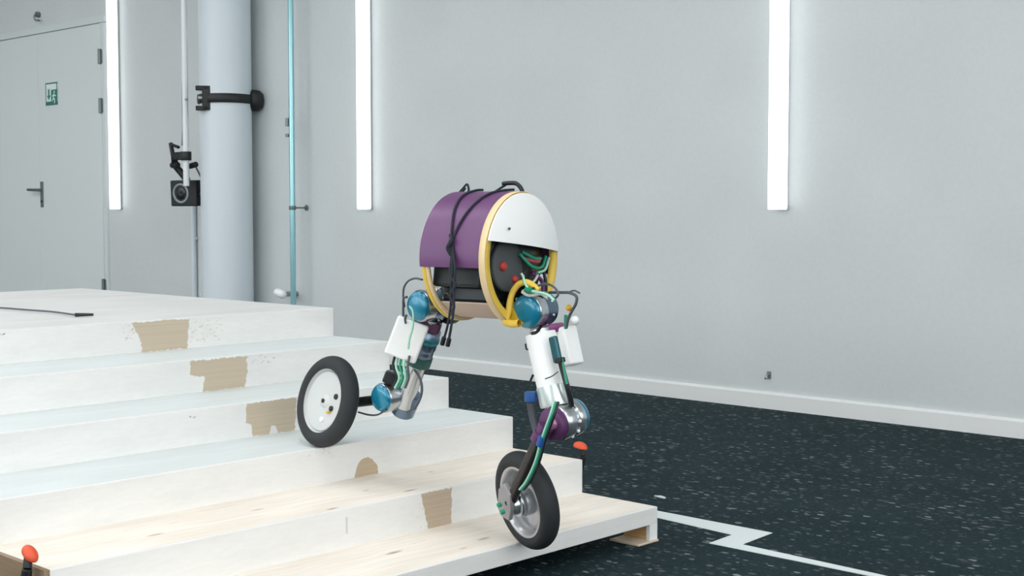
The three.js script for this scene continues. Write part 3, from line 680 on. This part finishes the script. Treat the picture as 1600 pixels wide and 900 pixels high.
// a solid sheet bent round the body axis between angles (0 = viewer's side, 90 = up)
function bent(r, th, a0, a1, x0, x1, n = 48) {
  const pos = [], idx = [], P = (rad, a, x) => bodyL.clone().addScaledVector(AX, x).addScaledVector(SIDE, Math.cos(a) * rad).addScaledVector(BU, Math.sin(a) * rad);
  for (let i = 0; i <= n; i++) { const a = a0 + ((a1 - a0) * i) / n; for (const [rad, x] of [[r, x0], [r, x1], [r - th, x1], [r - th, x0]]) pos.push(...P(rad, a, x).toArray()); }
  for (let i = 0; i < n; i++) for (let k = 0; k < 4; k++) { const p = i * 4 + k, q = i * 4 + ((k + 1) % 4); idx.push(p, q, p + 4, q, q + 4, p + 4); }
  idx.push(0, 2, 1, 0, 3, 2); const e = n * 4; idx.push(e, e + 1, e + 2, e, e + 2, e + 3);
  let g = new THREE.BufferGeometry(); g.setAttribute('position', new THREE.Float32BufferAttribute(pos, 3)); g.setIndex(idx);
  g = g.toNonIndexed(); g.computeVertexNormals(); // flat across the edges
  // smooth along the bend
  const p = g.attributes.position, nn = g.attributes.normal, v = V(0, 0, 0), m = V(0, 0, 0);
  for (let i = 0; i < p.count; i++) { v.fromBufferAttribute(p, i).sub(bodyL); v.addScaledVector(AX, -v.dot(AX)).normalize(); m.fromBufferAttribute(nn, i); const d = m.dot(v); if (Math.abs(d) > 0.8) nn.setXYZ(i, ...v.multiplyScalar(Math.sign(d)).toArray()); }
  g.setAttribute('uv', new THREE.Float32BufferAttribute(new Float32Array(p.count * 2), 2));
  return g;
}
const DEG = Math.PI / 180;
rp('shell', bent(RB + 0.006, 0.0025, -13 * DEG, 190 * DEG, -0.008, SPAN - 0.012, 64), M.purple);
rp('belly_tray', bent(RB - 0.006, 0.004, -128 * DEG, -52 * DEG, 0.012, SPAN - 0.012, 32), M.belly);
// half caps: domed discs cut along a chord
function halfCap(centre, out, y0, bulge, R) {
  const n = 28, pos = [], idx = [], rows = 22, side = new THREE.Vector3().crossVectors(BU, out).normalize();
  const pt = (s, r, inner) => {
    const y = y0 + (R - y0) * (1 - Math.pow(1 - r / rows, 1.6)), w = Math.sqrt(Math.max(0, R * R - y * y)), x = (s / n * 2 - 1) * w, q = (x * x + y * y) / (R * R);
    return centre.clone().addScaledVector(side, x).addScaledVector(BU, y).addScaledVector(out, bulge * (1 - q) + 0.0065 + (inner ? 0 : 0.004));
  };
  for (const inner of [0, 1]) for (let r = 0; r <= rows; r++) for (let s = 0; s <= n; s++) pos.push(...pt(s, r, inner).toArray());
  const id = (inner, r, s) => inner * (rows + 1) * (n + 1) + r * (n + 1) + s;
  for (let r = 0; r < rows; r++) for (let s = 0; s < n; s++) {
    idx.push(id(0, r, s), id(0, r, s + 1), id(0, r + 1, s + 1), id(0, r, s), id(0, r + 1, s + 1), id(0, r + 1, s));
    idx.push(id(1, r, s), id(1, r + 1, s + 1), id(1, r, s + 1), id(1, r, s), id(1, r + 1, s), id(1, r + 1, s + 1));
  }
  const rim = [];
  for (let s = 0; s <= n; s++) rim.push([0, s]); for (let r = 1; r <= rows; r++) rim.push([r, n]); for (let r = rows; r >= 0; r--) rim.push([r, 0]);
  const base = pos.length / 3;
  for (const [r, s] of rim) for (const inner of [0, 1]) pos.push(...pt(s, r, inner).toArray());
  for (let k = 0; k < rim.length - 1; k++) { const a = base + k * 2; idx.push(a, a + 1, a + 2, a + 2, a + 1, a + 3); }
  const g = new THREE.BufferGeometry(); g.setAttribute('position', new THREE.Float32BufferAttribute(pos, 3)); g.setIndex(idx); g.computeVertexNormals();
  g.setAttribute('uv', new THREE.Float32BufferAttribute(new Float32Array((pos.length / 3) * 2), 2));
  return g;
}
const capR = rp('end_cap', halfCap(bodyR, AX, 0.028, 0.03, RB + 0.002), M.white);
rp('end_cap', halfCap(bodyL, AX.clone().negate(), 0.028, 0.06, RB + 0.004), M.white);
{ const p = bodyR.clone().addScaledVector(SIDE, 0.1).addScaledVector(BU, 0.06).addScaledVector(AX, 0.028); rp('screw', rod(p, p.clone().addScaledVector(AX, 0.004), 0.003), M.greyWire, capR); }
// inside: dark electronics box, grey round plate, wiring
{
  const mid = bodyL.clone().addScaledVector(AX, SPAN / 2);
  const eb = rp('electronics_box', place(rbox(0.238, 0.125, SPAN - 0.034, 0.008, 3), mid.clone().add(V(0, -0.015, 0)).addScaledVector(AX, -0.014), SIDE.clone().negate(), BU, AX), mat(0x131d21, 0.5));
  rp('lower_box', place(rbox(0.18, 0.035, SPAN - 0.036, 0.006, 3), mid.clone().add(V(0, -0.092, 0)).addScaledVector(AX, -0.01), SIDE.clone().negate(), BU, AX), mat(0x10222b, 0.4), eb);
  const bulk = bodyR.clone().addScaledVector(AX, -0.022);
  rp('bulkhead', turned([[0, 0], [RB - 0.03, 0], [RB - 0.03, 0.005], [0, 0.005]], bulk, AX, 60), M.blackGloss);
  const gp = bodyR.clone().addScaledVector(AX, -0.012).addScaledVector(SIDE, 0.035).addScaledVector(BU, -0.02);
  const plate = rp('grey_plate', turned([[0, 0.004], [0.058, 0.004], [0.062, 0], [0.062, -0.006]], gp, AX, 40), M.greyPlate);
  const kn = (s, y, r) => { const p = gp.clone().addScaledVector(SIDE, s).addScaledVector(BU, y); rp('red_knob', turned([[0, 0.014], [r * 0.7, 0.013], [r, 0.008], [r, 0.003]], p, AX, 24), M.red, plate); };
  kn(0.028, -0.004, 0.011); kn(-0.024, -0.03, 0.009);
  const B = (s, y, x) => bodyR.clone().addScaledVector(SIDE, s).addScaledVector(BU, y).addScaledVector(AX, x);
  const w = (m, r, ...p) => rp('wire', tube(p.map((q) => B(...q)), r, 30), m);
  w(M.green, 0.004, [0.0, 0.01, -0.004], [-0.03, -0.016, 0.012], [-0.07, -0.016, 0.014], [-0.1, 0.012, 0.006]);
  w(M.green, 0.0045, [-0.01, 0.016, -0.004], [-0.04, 0.004, 0.01], [-0.08, 0.006, 0.004]);
  w(mat(0x9a4a52, 0.5), 0.005, [-0.01, 0.0, 0.0], [-0.045, -0.004, 0.012], [-0.075, 0.0, 0.004]);
  w(M.mint, 0.0035, [-0.06, -0.03, 0.01], [-0.09, -0.02, 0.012], [-0.115, 0.01, 0.006]);
  w(M.whiteWire, 0.003, [0.0, -0.035, 0.004], [-0.012, -0.062, 0.016], [-0.04, -0.05, 0.016], [-0.07, -0.034, 0.006]);
  w(M.whiteWire, 0.003, [-0.005, -0.04, 0.004], [-0.008, -0.07, 0.018], [-0.022, -0.085, 0.022]);
  w(M.green, 0.0045, [0.01, -0.06, 0.012], [-0.015, -0.085, 0.024], [-0.04, -0.1, 0.03]);
  w(M.violet, 0.005, [-0.05, -0.03, 0.0], [-0.085, -0.05, 0.01], [-0.075, -0.09, 0.02]);
  w(M.black, 0.004, [-0.1, -0.01, 0.0], [-0.1, -0.06, 0.012], [-0.07, -0.1, 0.03]);
}
// yellow saddle brackets and black mounts that carry the hip motors on the rings
{
  const hb = new THREE.Group(); hb.name = 'hip_saddle'; robot.add(hb);
  const s = [[789, 503], [794, 488], [797, 470], [802, 455], [811, 444], [823, 441], [834, 447], [842, 454]].map(([a, b], i) => Z(a, b, -2.262 - i * 0.004));
  rp('saddle', tube(s, 0.0075, 50, 10), M.yellow, hb);
  const s2 = [[789, 503], [800, 506], [812, 505]].map(([a, b]) => Z(a, b, -2.265));
  const web = [[788, 501], [797, 470], [801, 480], [808, 497], [816, 506], [801, 508]].map(([a, b]) => Z(a, b, -2.272));
  rp('saddle_web', new THREE.ExtrudeGeometry(new THREE.Shape(web.map((p) => new THREE.Vector2(p.x, p.y))), { depth: 0.012, bevelEnabled: false }).translate(0, 0, -2.284), mat(0xb99b25, 0.5), hb);
  rp('saddle_foot', tube(s2, 0.009, 20, 10), M.yellow, hb);
  rp('mount_plate', turned([[0, 0], [0.048, 0], [0.05, -0.003], [0.05, -0.014], [0, -0.014]], Z(821, 478, -2.305), axHip, 36), M.blackGloss, hb);
  for (const [px, py] of [[808, 468], [803, 476], [818, 455]]) { const p = Z(px, py, -2.298); rp('screw', new THREE.SphereGeometry(0.0045, 12, 8).translate(p.x, p.y, p.z), M.white, hb); }
  const hl = new THREE.Group(); hl.name = 'hip_saddle'; robot.add(hl);
  const lp = (s, y, x) => bodyL.clone().addScaledVector(SIDE, s).addScaledVector(Y1, y).addScaledVector(AX, x);
  rp('saddle', tube([lp(0.09, -0.1, 0.02), lp(0.06, -0.085, 0.02), lp(0.02, -0.09, 0.02), lp(-0.03, -0.13, 0.02)], 0.008, 40, 10), M.yellow, hl);
  rp('mount_plate', turned([[0, 0], [0.047, 0], [0.049, -0.003], [0.049, -0.014], [0, -0.014]], hipR.clone().add(V(0.02, 0, -0.075)), V(0, 0, 1), 36), M.black, hl);
  rp('white_wire', tube([Z(667, 424, -2.2), Z(673, 438, -2.2), Z(677, 446, -2.205), Z(686, 448, -2.215)], 0.003, 20), M.whiteWire, hl);
}
// cables round the hips
{
  const wire = (m, r, z, ...p) => rp('cable', tube(p.map(([a, b, dz]) => Z(a, b, z + (dz ?? 0))), r, 40), m);
  wire(M.greyWire, 0.0028, -2.29, [832, 452], [842, 446], [856, 444], [867, 450], [872, 460], [868, 466]);
  wire(M.greyWire, 0.0034, -2.31, [858, 457], [876, 457], [892, 458], [901, 464], [900, 474], [893, 487], [888, 498], [885, 512]);
  wire(M.greyWire, 0.002, -2.31, [888, 457], [897, 454], [906, 458]);
  wire(M.mint, 0.0035, -2.27, [832, 455], [846, 458], [858, 462], [866, 470]);
  wire(M.green, 0.007, -2.275, [822, 452], [828, 454], [834, 453]);
  wire(M.mint, 0.003, -2.275, [817, 430], [820, 442], [826, 452]);
  wire(M.whiteWire, 0.004, -2.28, [816, 456], [824, 461], [834, 461], [846, 459], [856, 466]);
  wire(M.green, 0.004, -2.33, [884, 492], [884, 503], [884, 514]);
  rp('connector', new THREE.SphereGeometry(0.0075, 14, 10).translate(...Z(889, 481, -2.32).toArray()), M.amber);
  wire(M.greyWire, 0.0026, -2.26, [660, 437], [648, 435], [637, 440], [631, 450], [630, 463], [632, 480]);
  wire(M.greyWire, 0.003, -2.255, [636, 464], [631, 466], [630, 480], [630, 498]);
  wire(M.greyWire, 0.003, -2.25, [635, 492], [633, 498], [634, 506]);
  wire(M.black, 0.004, -2.245, [845, 510], [838, 519], [831, 521]);
}
// black cord harness slung over the shell
{
  const t = new THREE.Group(); t.name = 'cord_harness'; robot.add(t);
  const on = (a, x, lift = 0.004) => bodyL.clone().addScaledVector(AX, x).addScaledVector(SIDE, Math.cos(a * DEG) * (RB + 0.005 + lift)).addScaledVector(BU, Math.sin(a * DEG) * (RB + 0.005 + lift));
  const r = 0.003;
  const frontZ = (px, py) => Z(px, py, on(-5, 0.08).z + 0.008);
  rp('cord', tube([on(90, 0.05, 0.006), on(80, 0.05), on(60, 0.05), on(40, 0.06), on(22, 0.074), on(8, 0.082), frontZ(707, 420), frontZ(705, 450), frontZ(704, 480), frontZ(699, 510), frontZ(692, 535)], r, 80), M.navyCord, t);
  rp('cord', tube([on(90, 0.14, 0.006), on(84, 0.13), on(64, 0.117), on(44, 0.105), on(24, 0.093), on(8, 0.086), frontZ(711, 420), frontZ(709, 450), frontZ(709, 480), frontZ(705, 510), frontZ(700, 538)], r, 80), M.navyCord, t);
  rp('cord', tube([on(10, 0.078), on(0, 0.088), frontZ(704, 428), frontZ(711, 445), frontZ(704, 462), frontZ(709, 478), frontZ(706, 492)], r * 1.25, 60), M.navyCord, t);
  rp('knot', [tube([on(14, 0.076), on(9, 0.088, 0.012), on(3, 0.08, 0.012), on(-3, 0.086)], r * 1.5, 24)], M.navyCord, t);
  rp('tail_tip', [rod(frontZ(694, 527), frontZ(690.5, 539), 0.0055), rod(frontZ(702, 529), frontZ(699, 541), 0.0055)], M.black, t);
  // loops at the top
  const top = (px, py, x) => { const q = on(92, x, 0.004); return Z(px, py, q.z); };
  rp('loop', tube([top(714, 305, 0.05), top(722, 296, 0.05), top(730, 288, 0.05), top(732, 299, 0.05), top(722, 302, 0.05), top(727, 294, 0.05)], r * 0.9, 40), M.navyCord, t);
  rp('handle', tube([top(786, 287, 0.15), top(797, 286, 0.15), top(807, 287, 0.15), top(814, 294, 0.165), top(817, 303, 0.175)], 0.0052, 30), M.black, t);
  rp('cord', tube([top(790, 289, 0.15), top(782, 294, 0.14), top(772, 301, 0.13), on(82, 0.128)], r, 24), M.navyCord, t);
}

renderer.render(scene, camera);
